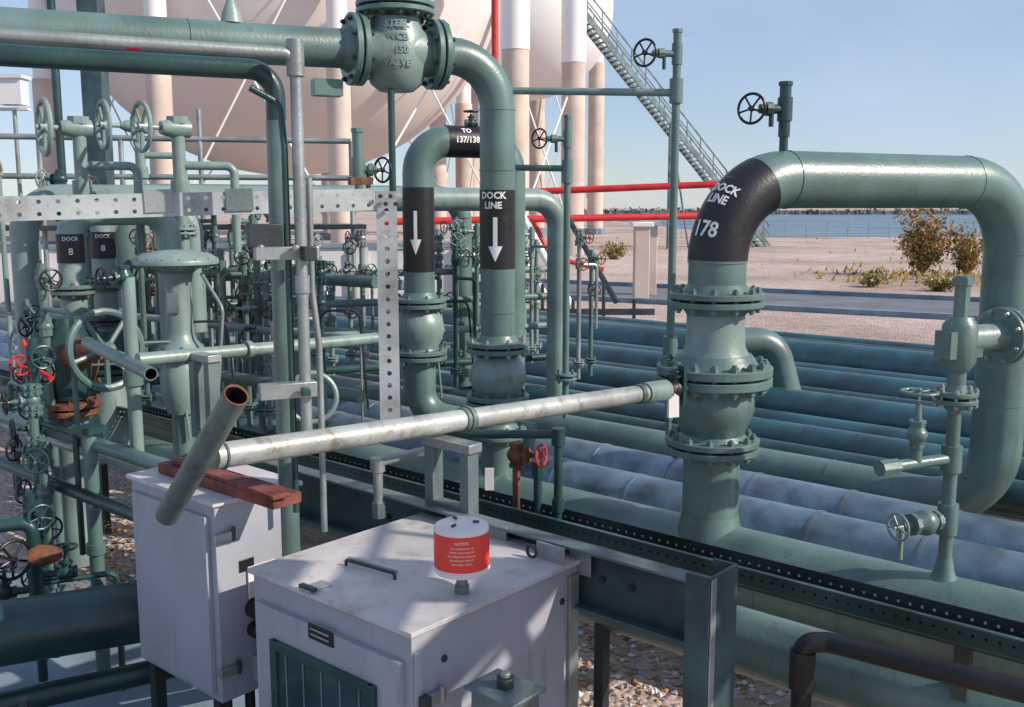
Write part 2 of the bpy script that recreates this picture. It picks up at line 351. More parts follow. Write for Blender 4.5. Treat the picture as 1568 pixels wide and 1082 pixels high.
for s in(-2.6,2.5,8,14):
    for n in range(0,5):
        b.box(P0(n*2.0+.4,s,.11),(.15,.15,.22),GS,ux=Nn)
    b.box(P0(4.5,s,.22),(9.4,.16,.05),GS,ux=Nn)
b.done()
b=B('branch_elbow_pipe')
b.tube([(1.72,9.4,.5),(1.72,9.4,1.12),(2.52,9.5,1.12),(2.72,9.5,.45)],.135,G,bend=.25,n=28);b.done()
# ------------------------------------------------------------------ right valve assembly
b=B('instrument_valve_assembly');x,y=1.976,4.36
b.lathe((x,y,.7),Z,[(0,.07),(.05,.045),(.12,.032)],G);b.cyl((x,y,.72),(x,y,1.55),.03,G)
b.flange((x,y,1.56),Z,.095,.022,G,nb=8,bm=GV,hub=.04)
b.cyl((x,y,1.58),(x,y,1.75),.04,G);b.lathe((x,y,1.68),Z,[(0,.05),(.04,.075),(.2,.075),(.24,.05)],G)
b.cyl((x,y,1.9),(x,y,2.1),.035,G,n=8);b.cyl((x,y,2.06),(x,y,2.09),.045,G,n=6)
b.box((x,y,1.8),(.2,.09,.12),G,ux=E2);b.cyl((x,y,1.82),V((x,y,1.82))+E2*.6,.06,GL)
b.flange(V((x,y,1.82))+E2*.27,E2,.13,.022,G,nb=8,bm=GV,hub=.06)
b.cyl((x,y,1.22),(x,y,1.34),.045,G,n=16)
t=V((x,y,1.28));b.cyl(t,t-E2*.38,.026,G);b.cyl(t-E2*.33,t-E2*.43,.036,G,n=8)
t2=t-E2*.22;b.valve(t2+Z*.13,Z,V((0,0,1)),.024,G,wm=G,R=.075,h=.19,fl=False);b.cyl(t2,t2+Z*.13,.026,G)
b.cyl((x,y,.93),(x,y,1.07),.045,G);t=V((x,y,1.0));b.cyl(t,t-E2*.16,.026,G);b.valve(t-E2*.14,E2,-E2,.032,G,wm=GL,R=.06,h=.16,fl=False)
b.cyl(t-E2*.28,t-E2*.28-Z*.15,.012,GL)
b.done()
# ------------------------------------------------------------------ foreground verticals
b=B('pipe_frame_post')
b.tube([(-.833,3.6,.2),(-.833,3.6,2.872),V((-.833,3.6,2.872))-E2*2.5],.035,GD,bend=.09,n=22)
b.cyl((-.833,3.6,.2),(-.833,3.6,2.7),.037,G,n=22)
b.done()
b=B('electrical_conduit')
b.tube([(-.738,3.5,1.55),(-.738,3.5,2.915),V((-.738,3.5,2.915))-E2*2.4],.021,GV,bend=.05,n=16)
b.cyl((-.738,3.5,2.84),(-.738,3.5,2.96),.03,GV);b.cyl((-.738,3.5,2.1),(-.738,3.5,2.16),.027,GV)
q=V((-.738,3.5,2.915))-E2*.50;b.lathe(q-Z*.006,-E2,[(0,.0175),(.04,.0175)],RD,n=16)
b.tube([(-.785,3.5,1.3),(-.785,3.5,2.6),(-.80,3.52,2.75),V((-.80,3.52,2.80))-E2*.1],.012,GD,bend=.05,n=10)
b.tube([(-.70,3.58,1.2),(-.70,3.58,1.9),(-.72,3.58,2.1),(-.72,3.58,2.5)],.012,GV,bend=.05,n=10)
b.done()
b=B('strut_clamp')
b.box((-.86,3.48,2.30),(.12,.05,.08),GS,ux=E2);b.box((-.78,3.46,2.24),(.22,.045,.045),GV,ux=E2);b.box((-.70,3.44,2.24),(.045,.06,.05),GS,ux=E2)
for k in(-.06,.06):b.cyl((-.8+k,3.44,2.26),(-.8+k,3.41,2.26),.012,GV,n=6)
b.box((-.79,3.45,1.76),(.2,.05,.055),GV,ux=E2);b.box((-.72,3.42,1.76),(.03,.03,.03),GD,ux=E2)
b.done(bevel=.003)
b=B('slotted_steel_angle')
a=V((-.54,4.0,2.385));bb=V((-2.4,3.13,2.33));u=(bb-a).normalized()
b.perf(a,u,Z,(bb-a).length,.085,.062,2,.008,SLT)
b.quadgrid(0,(bb-a).length,0,.05,2,1,lambda X,Y:a+u*X+Z*.085+V((-.42,.907,0))*Y,SLT)
b.perf((-.54,3.998,1.5),Z,(1,.1,0),.96,.082,.05,1,.010,SLT)
b.perf((-.54,4.0,1.5),Z,(-.1,1,0),.96,.05,.05,1,.010,ST)
b.box(V((-1.02,3.77,2.425)),(.1,.006,.082),ST,ux=u);b.box(V((-1.28,3.65,2.42)),(.1,.006,.082),GV,ux=u)
for k in range(4): 
    p=V((-.52+.02*k,3.985,2.44-.03*(k%2)));b.cyl(p,p-V((0,.012,0)),.009,GS,n=6)
b.box((-.60,4.0,2.50),(.09,.05,.03),RU,ux=E2)
b.done()
# ------------------------------------------------------------------ long galvanised pole + T handle
A_=V((-.95,3.09,1.612));C_=V((.655,4.72,1.512));ax=(C_-A_).normalized()
def hol2(b,a,c,r,m):
    ax=(c-a).normalized();u,w=perp(ax);n=28
    def ring(rr,mm):
        vs=[]
        for t,q in rr:
            for i in range(n): k=2*math.pi*i/n;vs.append(a+ax*t+(u*math.cos(k)+w*math.sin(k))*q)
        b.add(vs,[(j*n+i,j*n+(i+1)%n,(j+1)*n+(i+1)%n,(j+1)*n+i) for j in range(len(rr)-1) for i in range(n)],mm)
    l=(c-a).length
    ring([(0,r*.85),(0,r),(l,r),(l,r*.84)],m);ring([(l,r*.84),(l-.015,r*.83),(l-.3,r*.8)],BK2);ring([(0,r*.85),(.2,r*.8)],BK2)  # bore coloured black, standing in for the dark inside of the open pipe
    b.cyl(c-ax*.3,c-ax*.298,r*.8,BK2)
b=B('galvanised_pole_with_crossbar')
b.cyl(A_,C_,.042,GA,n=28)
for d,w,rr in((1.07,.05,.049),(1.09,.012,.055),(2.2,.03,.048)): b.cyl(A_+ax*d,A_+ax*(d+w),rr,GA2,n=24)
b.cyl(C_-ax*.03,C_+ax*.14,.052,GL,n=24);b.cyl(C_+ax*.14,C_+ax*.2,.035,RU)
lo=V((-1.145,3.19,1.385));hi=V((-.812,2.88,1.85))
hol2(b,lo,hi,.039,GA2)
b.torus(hi,(hi-lo),.036,.0035,RU)
b.torus(A_+ax*.03,ax,.043,.005,GA2)
b.done()
b=B('pipe_handle');hol2(b,V((-1.70,3.95,1.86)),V((-1.25,3.4,1.826)),.024,G);b.done()
b=B('horizontal_drain_pipe');b.tube([(-1.75,4.6,1.69),(-.77,5.6,1.66)],.033,GL,n=20);b.cyl((-1.35,5.0,1.68),(-1.33,5.02,1.68),.045,GL);b.done()
b=B('hose_coupling_valve')
c=C_+ax*.2
b.valve(c+ax*.02,ax,Z,.028,GS,wm=GS,R=.03,h=.09,fl=False);b.box(c+V((.0,-.03,-.07)),(.06,.02,.13),PL,ux=E2,uz=(.1,.1,1));b.box(c+V((.05,0,.02)),(.02,.05,.2),GD,ux=E2)
b.cyl(c,c+V((.09,.12,-.02)),.035,G);b.done()
# ------------------------------------------------------------------ channel beam, post, tray
bp=V((.588,3.02,1.24));bd=D
b=B('steel_channel_beam')
Lb=2.35;pb=bp-bd*.06;mid=pb+bd*Lb/2
b.box(mid+V((0,0,-.1)),(Lb,.012,.2),STD,ux=bd);b.box(mid+V((0,0,.003))+Nn*(-.03),(Lb,.075,.01),ST,ux=bd);b.box(mid+V((0,0,-.203))+Nn*(-.03),(Lb,.075,.01),STD,ux=bd)
for k in(.5,1.1): b.box(pb+bd*k-Nn*.03+Z*(-.05),(.09,.006,.09),GV,ux=bd)
for k in(.3,.42,.9,1.5): b.cyl(pb+bd*k-Nn*.006-Z*.1,pb+bd*k-Nn*.02-Z*.1,.012,GS,n=6)
b.done(bevel=.002)
b=B('steel_angle_post')
pp=bp-bd*.09
b.box(V((pp.x,pp.y,.64)),(.012,.16,1.28),STD,ux=bd);b.box(V((pp.x,pp.y,.64))+bd*.038-Nn*.083,(.085,.012,1.28),STD,ux=bd);b.box(V((pp.x,pp.y,.64))+bd*.038+Nn*.083,(.085,.012,1.28),STD,ux=bd)
b.box(V((pp.x,pp.y,.64))-bd*.008-Nn*.070,(.006,.03,1.27),GV,ux=bd)  # pale strip stands in for the lit narrow edge of the post
b.box((pp.x,pp.y,.01),(.25,.25,.02),GS,ux=bd);b.done(bevel=.002)
b=B('pole_support_bracket')
for (cx,cy,zt,hh,wd) in((-.235,3.74,1.515,.29,.23),(-1.49,4.75,1.70,.42,.17)):
    c=V((cx,cy,0))
    for k in(-1,1): b.box(c+D*k*(wd/2-.02)*-1+Z*(zt-hh/2),(.045,.06,hh),ST,ux=D)
    b.box(c+Z*(zt-.018),(wd+.03,.075,.035),GV,ux=D);b.box(c+Z*(zt-hh+.02),(wd,.055,.04),ST,ux=D)
b.done(bevel=.003)
t0=V((1.64,3.015,.96));
b=B('perforated_cable_tray')
b.perf(t0-D*1,D,Z,9.5,.07,.042,1,.006,GD);b.perf(t0-D*1+Nn*.14,D,Z,9.5,.07,.042,1,.006,GS)
b.box(t0+D*3.75+Nn*.07-Z*.01,(9.5,.14,.008),GS,ux=D);b.box(t0+D*3.75-Nn*.012+Z*.07,(9.5,.02,.006),STD,ux=D)
for k in range(6): b.box(t0+D*(.2+k*1.5)+Nn*.07-Z*.5,(.05,.05,.94),GS,ux=D)
b.tube([t0-D*.9+Nn*.05+Z*.02,t0+D*8+Nn*.05+Z*.02],.018,BK2);b.tube([t0-D*.9+Nn*.1+Z*.015,t0+D*8+Nn*.1+Z*.015],.014,GS)
b.done()
b=B('black_hose');b.tube([(1.02,3.3,.1),(1.02,3.3,.89),(1.1,3.28,.9),(1.45,2.95,.93),(2.2,2.5,.9)],.036,BK2,bend=.06,n=18)
b.cyl((1.02,3.3,.72),(1.02,3.3,.86),.046,BK2,n=8);b.done()
# ------------------------------------------------------------------ cabinets
def cab(name,nc,z1,z0,d,w):
    b=B(name);nc=V((nc[0],nc[1],0));c=nc+D*d/2+Nn*w/2
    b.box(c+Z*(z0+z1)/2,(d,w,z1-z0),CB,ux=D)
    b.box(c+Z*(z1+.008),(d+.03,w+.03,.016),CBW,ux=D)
    return b,nc
b,nc=cab('electrical_cabinet',(-.288,2.70),1.184,.25,.766,.788)
F=lambda s,z,o=0:nc+D*s-Nn*o+Z*z
S=lambda s,z,o=0:nc+Nn*s-D*o+Z*z
b.box(F(.38,.68,.012),(.70,.024,.84),CB,ux=D)
for (s_,z_,a_,h_) in((.38,.985,.48,.03),(.38,.40,.48,.03)): b.box(F(s_,z_,.03),(a_,.02,h_),GD,ux=D)
for s_ in(.14,.62): b.box(F(s_,.69,.03),(.03,.021,.62),GD,ux=D)
b.box(F(.38,.69,.026),(.45,.006,.56),GLS,ux=D)
for k in range(5): b.box(F(.2+k*.09,.69,.031),(.006,.004,.55),ST,ux=D)
b.box(F(.38,1.085,.027),(.12,.006,.05),BK,ux=D)
for k in range(2): b.box(F(.38,1.095-.018*k,.032),(.09,.003,.006),GV,ux=D)
for z_ in(.97,.5):
    b.box(S(.07,z_,.012),(.02,.10,.035),GV,ux=D);b.cyl(S(.1,z_-.02,.02),S(.1,z_+.03,.02),.009,GV,n=8);b.box(S(.03,z_,.02),(.03,.03,.05),GS,ux=D)
for s_,z_ in((.13,1.07),(.7,1.07),(.7,.5)): b.cyl(S(s_,z_,0),S(s_,z_,.006),.012,GS,n=8)
b.box(S(.755,.7,.008),(.012,.05,.9),GV,ux=D);b.box(S(.02,.7,.005),(.01,.03,.86),CB,ux=D)
b.box(S(.70,1.225,-.05),(.12,.008,.07),GV,ux=D);b.torus(S(.66,1.235,-.10),Nn,.02,.006,GS,n=16)
b.box(nc+Nn*.76+D*.35+Z*1.22,(.1,.01,.06),GV,ux=D)
hp=nc+D*.55+Nn*.22+Z*1.2
b.tube([hp,hp+Z*.02,hp+Nn*.02+Z*.02-D*.22,hp+Nn*.02-D*.22],.006,GS,bend=.01,n=8);b.tube([hp+Nn*.03+Z*.012+D*.02,hp-D*.2+Nn*.05+Z*.012],.005,GV,n=8)
hq=nc+D*.46+Nn*.02+Z*1.205;b.box(hq,(.05,.09,.012),GV,ux=D);b.box(hq-Nn*.03+Z*.008,(.07,.02,.012),GS,ux=D)
b.done(bevel=.004)
b=B('junction_box');c=V((-.02,2.72,.93))
b.box(c,(.16,.12,.16),ST,ux=-D);b.box(c+Z*.085,(.19,.15,.012),ST,ux=-D);b.cyl(c+Z*.09,c+Z*.12,.028,GS,n=6);b.cyl(c+Z*.12,c+Z*.135,.016,GV,n=8);b.cyl(c-Z*.08,c-Z*.5,.02,GV);b.done(bevel=.003)
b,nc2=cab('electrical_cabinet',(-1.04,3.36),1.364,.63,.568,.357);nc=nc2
b.box(F(.284,.99,.01),(.50,.02,.66),CB,ux=D)
for z_ in(1.25,.75): b.box(S(.03,z_,.012),(.02,.09,.03),GV,ux=D);b.cyl(S(.06,z_-.02,.02),S(.06,z_+.03,.02),.008,GS,n=8)
b.box(S(.34,1.0,.006),(.01,.02,.7),GV,ux=D)
b.box(S(.12,1.12,.005),(.004,.06,.045),BK,ux=D);b.box(S(.18,1.05,.008),(.006,.12,.12),PL,ux=D);b.box(S(.2,1.05,.012),(.004,.06,.05),RDL,ux=D)
b.cyl(S(.14,.95,0),S(.14,.95,.06),.035,BK);b.cyl(S(.14,.87,0),S(.14,.87,.05),.03,BK);b.cyl(S(.24,.92,0),S(.24,.92,.04),.05,GV);b.cyl(S(.24,.92,.04),S(.24,.92,.045),.042,WT)
b.box(S(.2,.72,.03),(.06,.14,.1),CB,ux=D)
for k in(.08,.18,.28): b.cyl(S(k,.2,-.1),S(k,.63,-.1),.02,GS,n=12)
b.done(bevel=.004)
b=B('wooden_plank');b.box(V((-1.05,3.545,1.402)),(.74,.12,.04),WD,ux=D);b.box(V((-1.03,3.50,1.43)),(.70,.07,.016),WD,ux=D+V((.05,.03,0)));b.done(bevel=.004)
b=B('cabinet_stand')
for q in((-.30,2.78),(-.8,3.2),(.15,3.25),(-1.1,3.5),(-1.4,3.75)): b.box((q[0],q[1],.16),(.05,.05,.32),GS,ux=D)
for q in((-1.08,3.48),(-1.42,3.76),(-.88,3.66)): b.box((q[0],q[1],.32),(.045,.045,.62),GS,ux=D)
b.done()
b=B('warning_beacon');x,y=-.157,2.985
b.cyl((x,y,1.2),(x,y,1.225),.026,GV,n=6);b.cyl((x,y,1.22),(x,y,1.27),.018,GV)
b.lathe((x,y,1.25),Z,[(0,.02),(.01,.045),(.022,.082),(.03,.086),(.165,.086),(.173,.082),(.178,.07)],PL,n=40)
b.torus((x,y,1.285),Z,.086,.003,PL,n=40)
b.cyl((x,y,1.294),(x,y,1.407),.0868,RDL,n=40,caps=False)
a0=math.atan2(-y,-x)
b.text('NOTICE',.012,cmap((x,y),.088,a0,1.388),WT);
for i,t in enumerate(('THIS ALARM MUST BE','TESTED EACH MONTH','SEE OPERATING MANUAL','BEFORE ANY SERVICE','KEEP AREA CLEAR')): b.text(t,.0078,cmap((x,y),.088,a0,1.372-.0125*i),WT)
for k in range(3):
    t=2.1*k;b.box((x+.045*math.cos(t),y+.045*math.sin(t),1.43),(.02,.006,.01),GS,ux=(math.cos(t),math.sin(t),0))
b.done()
# ------------------------------------------------------------------ small plumbing near the centre
b=B('drain_valve_piping')
c=V((.02,4.5,1.2));b.cyl(c-Z*.3,c+Z*.1,.018,RU);b.valve(c+Z*.06,Z,V((.9,-.5,.1)),.024,RU,wm=RD,R=.05,h=.13,fl=False)
b.cyl(c+V((.1,0,-.3)),c+V((.1,0,.0)),.02,GD);b.cyl(c+V((.1,0,-.05)),c+V((.1,0,.03)),.028,GD,n=8)
b.tube([(.21,4.4,.9),(.21,4.4,1.38),(-.2,4.5,1.36)],.02,GD,bend=.03);b.cyl((.21,4.4,1.33),(.21,4.4,1.41),.032,GD);b.cyl((.21,4.4,1.02),(.21,4.4,1.08),.028,GD);b.cyl((.21,4.4,.92),(.21,4.4,.96),.06,GS,n=8)
b.tube([(-.52,3.75,1.22),(-.52,3.75,1.42),(-.3,3.95,1.43)],.019,GV,bend=.03);b.cyl((-.52,3.75,1.385),(-.52,3.75,1.44),.028,GV);b.cyl((-.52,3.75,1.2),(-.52,3.75,1.26),.026,ST,n=8)
b.box((-.1,4.3,1.2),(.04,.01,.1),PL);b.torus((-.9,4.4,1.55),(.3,-1,.2),.11,.012,GL)
b.done()
# ------------------------------------------------------------------ left-hand valve groups
def labelled(x,y,r,rust):
    b=B('motor_valve_riser')
    b.tube([(x,y,1.5),(x,y,2.36),(x+.5,y+.35,2.36),(x+.5,y+.35,1.5)],r,GL,bend=.16,n=24)
    b.cyl((x,y,2.05),(x,y,2.23),r+.004,BK,n=24,caps=False);a0=math.atan2(-y,-x)
    b.text('DOCK',.034,cmap((x,y),r+.007,a0,2.2),WT,bold=.0005);b.text('8',.06,cmap((x,y),r+.007,a0,2.12),WT,bold=.0005)
    b.flange((x,y,1.88),Z,r*1.7,.025,G,nb=8,hub=r,bm=rust);b.flange((x,y,1.62),Z,r*1.7,.025,GD,nb=8,bm=rust)
    b.lathe((x,y,1.3),Z,[(0,r*1.2),(.08,r*1.6),(.16,r*1.7),(.25,r*1.2)],rust);b.flange((x,y,1.25),Z,r*1.7,.03,GD,nb=8,bm=rust)
    b.lathe((x,y,.75),Z,[(0,r*1.7),(.2,r*1.5),(.48,r)],GL);b.done()
labelled(-2.78,6.3,.08,RU);labelled(-2.80,6.85,.08,GD)
b=B('gate_valve_with_handwheel')
b.wheel((-2.12,5.15,1.66),(.75,-.6,.1),.2,G,stem=.35,sm=GV);b.lathe((-2.42,5.4,1.60),(.75,-.6,.1),[(0,.1),(.12,.08),(.2,.04),(.3,.035)],RU);b.lathe((-2.45,5.42,1.35),Z,[(0,.1),(.12,.12),(.3,.13),(.45,.08)],GD)
b.wheel((-2.5,5.0,1.6),(.3,-.9,.2),.05,RD,stem=.2);b.tube([(-2.5,5.05,1.72),(-2.42,5.0,1.58),(-2.3,4.9,1.55)],.015,RD,n=8);b.flange((-2.45,5.42,1.3),Z,.16,.03,RU,nb=8);b.cyl((-2.45,5.42,.4),(-2.45,5.42,1.3),.09,GL)
b.done()
b=B('diaphragm_control_valve');x,y=-2.02,6
b.lathe((x,y,2.0),Z,[(0,.09),(.03,.13),(.045,.23),(.06,.25),(.075,.25),(.09,.245),(.12,.2),(.14,.1),(.145,.0)],GL,n=36)
for k in range(16): t=k*math.pi/8;b.cyl((x+.235*math.cos(t),y+.235*math.sin(t),2.035),(x+.235*math.cos(t),y+.235*math.sin(t),2.095),.01,GD,n=6)
b.lathe((x,y,1.55),Z,[(0,.14),(.05,.1),(.1,.085),(.33,.075),(.4,.085),(.47,.10)],GL);b.box((x,y-.085,1.83),(.07,.01,.12),GV);b.flange((x,y,1.52),Z,.15,.025,G,nb=8)
b.lathe((x,y,1.15),Z,[(0,.09),(.1,.12),(.25,.13),(.35,.09)],GL);b.cyl((x,y,.5),(x,y,1.2),.07,G)
b.tube([(x+.15,y,2.0),(x+.3,y-.1,1.8),(x+.25,y-.1,1.3)],.01,GL,bend=.1,n=8);b.done()
b=B('vertical_stand_pipe');b.cyl((-1.93,5.0,.8),(-1.93,5.0,2.05),.035,GL);b.valve((-1.95,5,2.05),Z,(-.6,-.8,0),.024,GD,wm=BK,R=.05,h=.12,fl=False);b.cyl((-1.93,5,1.5),(-1.93,5,1.58),.05,G);b.done()
def bigstand(x,y,zt,wx,R,wd):
    b=B('gate_valve_stand')
    b.cyl((x,y,.8),(x,y,zt),.045,GL);b.cyl((x,y,zt-.02),(x,y,zt+.03),.075,GL,n=8);b.cyl((x,y,zt-.5),(x,y,zt-.4),.065,GL)
    c=V((x,y,zt-.05));d=V(wd).normalized();b.lathe(c-d*.08,d,[(0,.06),(.1,.07),(.2,.045),(wx*.8,.025)],GL);b.wheel(c+d*wx,d,R,GL,stem=wx*.8)
    b.tube([(x,y,zt-.3),(x+.35,y+.1,zt-.3),(x+.35,y+.1,zt-.9)],.03,GL,bend=.06);b.flange((x,y,zt-.75),Z,.1,.02,GL,nb=6)
    b.done()
bigstand(-2.98,7,2.98,.22,.18,(-.8,-.6,0));bigstand(-2.3,7,2.98,.25,.16,(-.75,-.65,0));bigstand(-3.3,9,3.15,.3,.2,(-.8,-.6,0))
random.seed(3)
def stand(x,y,z0,z1,m,wm,r=.022,k=2):
    b=B('instrument_valve_stand')
    b.cyl((x,y,z0),(x,y,z1),r,m,n=10)
    for i in range(k):
        z=z1-.08-i*random.uniform(.18,.32);a=random.choice([(-.8,-.6,0),(.7,-.7,0),(.2,-1,0),(-.95,.2,0),(0,0,1)])
        b.cyl((x,y,z-.05),(x,y,z+.05),r*1.6,m,n=8)
        if a[2]: 
            d=V((.907,.42,0))*random.choice([-1,1]);q=V((x,y,z))+d*.13;b.cyl((x,y,z),q,r*.8,m,n=8);b.valve(q,d,Z,r*.9,m,wm=wm,R=r*2.4,h=r*5.5,fl=False)
        else:
            b.valve((x,y,z),Z,a,r*.95,m,wm=wm,R=r*2.5,h=r*5.5,fl=random.random()<.4)
    if random.random()<.7:
        d=random.choice([D,-D,E2,-E2])*random.uniform(.15,.4);z=z1-random.uniform(.2,.5);b.tube([(x,y,z),V((x,y,z))+d,V((x,y,z-.6))+d],r*.7,m,bend=.04,n=8)
    b.flange((x,y,z0+.15),Z,r*2.6,.012,m,nb=4)
    b.done()
ms=[G,GL,GL,G,GD,GV];ws=[BK,GD,GL,RU,G]
for i in range(20):
    s=i*.23;x=-1.3-.55*s*.8+random.uniform(-.06,.06);y=6.9+.5*s+random.uniform(-.1,.1)
    stand(x,y,.7,random.uniform(1.9,2.25),random.choice(ms),random.choice(ws),r=random.uniform(.016,.028),k=random.choice([2,3]))
for i in range(18):
    x=-2.6+i*.17+random.uniform(-.06,.06);y=9.3+i*.08+random.uniform(-.3,.3)
    stand(x,y,.8,random.uniform(1.85,2.3),random.choice(ms),random.choice(ws),r=random.uniform(.018,.03),k=random.choice([2,3]))
for i in range(10):
    x=-4.6+i*.3;y=8+random.uniform(-.6,.6)
    stand(x,y,.8,random.uniform(2.2,2.8),random.choice(ms),random.choice(ws+[RU]),r=random.uniform(.02,.032))
for p in((-.5,8.8,2.2),(-.25,8.6,2.1),(-.33,9.4,2.25),(.62,9.2,2.2),(.75,9.4,2.0),(-.1,9.6,2.0),(.2,10.2,2.2),(-.55,9.9,2.3)): stand(p[0],p[1],.8,p[2],random.choice(ms),random.choice(ws),r=.022)
for p in((-2.38,4.9,1.75),(-2.25,4.65,1.3),(-2.5,5.3,2.1),(-2.2,4.4,1.1),(-2.33,4.75,1.55),(-2.65,5.4,1.9)): stand(p[0],p[1],.2,p[2],random.choice([GD,G,GD]),random.choice([BK,GD]),r=.022,k=3)
b=B('manifold_header_pipe')
for k,(z,yy) in enumerate(((1.15,6.8),(1.5,7.0),(1.85,7.6),(1.25,9.1),(1.7,9.3))):
    b.tube([(-1.0,yy-.3,z),(-3.4,yy+1.4,z)],.03 if k%2 else .045,[G,GL][k%2],n=14)
for k in range(4): b.tube([(-3.8,7.6+k*.4,1.0+.25*k),(.4,9.3+k*.4,1.0+.25*k)],.035,[GD,GL,G,GL][k],n=12)
b.done()
b=B('instrument_tubing')
for k in range(9):
    x=-2.5+.24*k;y=5.6+.22*k
    b.tube([(x,y,.9),(x,y,1.5+.1*(k%3)),(x+.25,y+.1,1.5+.1*(k%3)),(x+.3,y+.1,1.0)],.008,[GV,GL,BK2][k%3],bend=.07,n=8)
b.done()
b=B('support_post');b.cyl((-2.0,4.6,0),(-2.0,4.6,1.35),.034,G);b.box((-2.0,4.6,1.36),(.12,.12,.03),GD,ux=D);b.cyl((-2,4.6,.75),(-2,4.6,.8),.045,G);b.done()
b=B('low_suction_pipe');q=V((-1.84,3.9,.70));b.cyl(q-E2*2,q+E2*1.1,.13,GD,n=28);b.tube([q+E2*1.0-Z*.25,q-E2*1.5-Z*.35],.05,GD);b.done()
b=B('small_bore_piping')
for z,o,r,m in((1.28,0,.035,G),(1.18,.12,.025,GV),(1.05,-.1,.03,GD)): q=V((-1.9,4.55+o,z));b.cyl(q-D*.9,q+D*2.5,r,m)
b.tube([(-2.4,4.2,.3),(-2.4,4.2,1.0),(-2.15,4.3,1.0),(-2.15,4.3,.45)],.03,GD,bend=.05);b.wheel((-2.17,4.15,.88),(.85,-.5,0),.085,BK,stem=.15)
b.lathe((-2.12,4.18,.88),(.85,.4,0),[(0,.03),(.05,.05),(.1,.04),(.14,.02)],RU)
for k in range(4): b.cyl((-1.75+.1*k,3.25+.02*k,.1),(-1.72+.1*k,3.3,.68-.05*k),.02,GS)
b.lathe((-1.5,3.35,.45),(.9,-.4,0),[(0,.05),(.05,.08),(.2,.08),(.25,.05),(.5,.04)],GS);b.lathe((-1.12,3.1,.62),(.3,-.9,0),[(0,.05),(.06,.07),(.1,.07),(.12,.05)],BK)
b.done()
# ------------------------------------------------------------------ railing / platform mid-left
b=B('pipe_railing')
for z in(3.2,2.75): b.cyl((-9,11,z),(-2.0,12.6,z),.035,GV,n=10)
for k in range(9):
    t=k/8;b.cyl((-9+7*t,11+1.6*t,1.2),(-9+7*t,11+1.6*t,3.2 if k%3 else 3.55),.03,GV,n=10)
b.box((-5.5,12,2.15),(7.4,.8,.06),GS,ux=(7,1.6,0));b.done()
b=B('tall_frame_post');b.cyl((-4.45,10,.5),(-4.45,10,6),.04,GD);b.box((-4.15,10.2,3.2),(.2,.2,6),STD);b.done()
b=B('instrument_enclosure');b.box((-5.95,12.2,3.75),(.28,.2,.3),TW);b.box((-5.95,12.2,3.92),(.34,.26,.04),PL);b.box((-5.95,12.2,3.55),(.36,.1,.03),PL);b.cyl((-5.95,12.2,1.5),(-5.95,12.2,3.55),.025,GV);b.done()
b=B('low_white_wall');b.box((-9,19,.8),(18,.25,1.6),WALLM,ux=(1,.15,0));b.box((-9,19,1.64),(18.2,.35,.08),CON,ux=(1,.15,0))
for k in range(9): b.box((-17+k*2,17.7+k*.3,.8),(.3,.3,1.6),WALLM,ux=(1,.15,0))
b.done()
# added plank deck, out of view on the right, to cast shadow streaks
b=B('added_shade_walkway')
wu=V((.12,1,0)).normalized()
for X,w_ in((1.62,.20),(2.02,.26),(2.50,.30),(3.0,.26),(3.42,.3)):
    b.box(V((X+.02,.9,3.0)),(3.0,w_,.04),WD,ux=wu)
for Yy in(-.4,.9,2.1): b.box((2.5,Yy,2.93),(2.3,.06,.09),STD)
for X in(1.75,3.5):
    for Yy in(-.4,): b.cyl((X,Yy,0),(X,Yy,2.9),.05,G)
b.cyl((3.5,2.1,0),(3.5,2.1,2.9),.05,G)
for Yy in(-.5,2.2): b.cyl((3.6,Yy,2.95),(3.6,Yy,4.0),.022,GV,n=10)
b.cyl((3.6,-.6,4.0),(3.6,2.3,4.0),.022,GV,n=10);b.cyl((3.6,-.6,3.5),(3.6,2.3,3.5),.02,GV,n=10)
b.done()
# ------------------------------------------------------------------ storage spheres
def sphere_tank(c,R,angs,colr,ftop,m):
    b=B('spherical_storage_tank');c=V(c)
    pr=[(R-R*math.cos(math.pi*i/28),R*math.sin(math.pi*i/28)) for i in range(29)]
    b.lathe(c-Z*R,Z,pr,m,n=64);ps=[]
    for a in angs:
        t=math.radians(a);p=V((c.x+R*math.cos(t),c.y+R*math.sin(t),0));ps.append(p)
        b.cyl(p,p+Z*ftop,colr*1.15,TF,n=24);b.cyl(p+Z*ftop,p+Z*(c.z+1),colr,TW,n=24);b.cyl(p,p+Z*.5,colr*1.6,CON,n=12)
    for i in range(len(ps)-1):
        a,d=ps[i],ps[i+1]
        b.cyl(a+Z*1,d+Z*(c.z-1),.055,TW,n=8);b.cyl(a+Z*(c.z-1),d+Z*1,.055,TW,n=8)
    b.done(ang=25)
sphere_tank((-13.2,60,17.2),13,[-104,-67,-10,40,90,140,200],.5,9.2,TK)
sphere_tank((1.0,84,18.2),7.2,[30,80,130,175],.6,14.5,TW)
b=B('tank_fireproofed_column')
for X,Yy,w in((.15,46,.62),(3.0,50,.58)): b.cyl((X,Yy,0),(X,Yy,9.3),w,TF,n=24);b.cyl((X,Yy,9.3),(X,Yy,17),w*1.05,TW,n=24)
b.cyl((.15,46,1),(3,50,8.5),.05,TW,n=8);b.cyl((.15,46,8.5),(3,50,1),.05,TW,n=8);b.done()
b=B('tank_access_stairway')
top=V((3.6,55,12.9));bot=V((15.4,60,0));L=(bot-top).length;u=(bot-top).normalized();sd=V((-.39,.92,0))
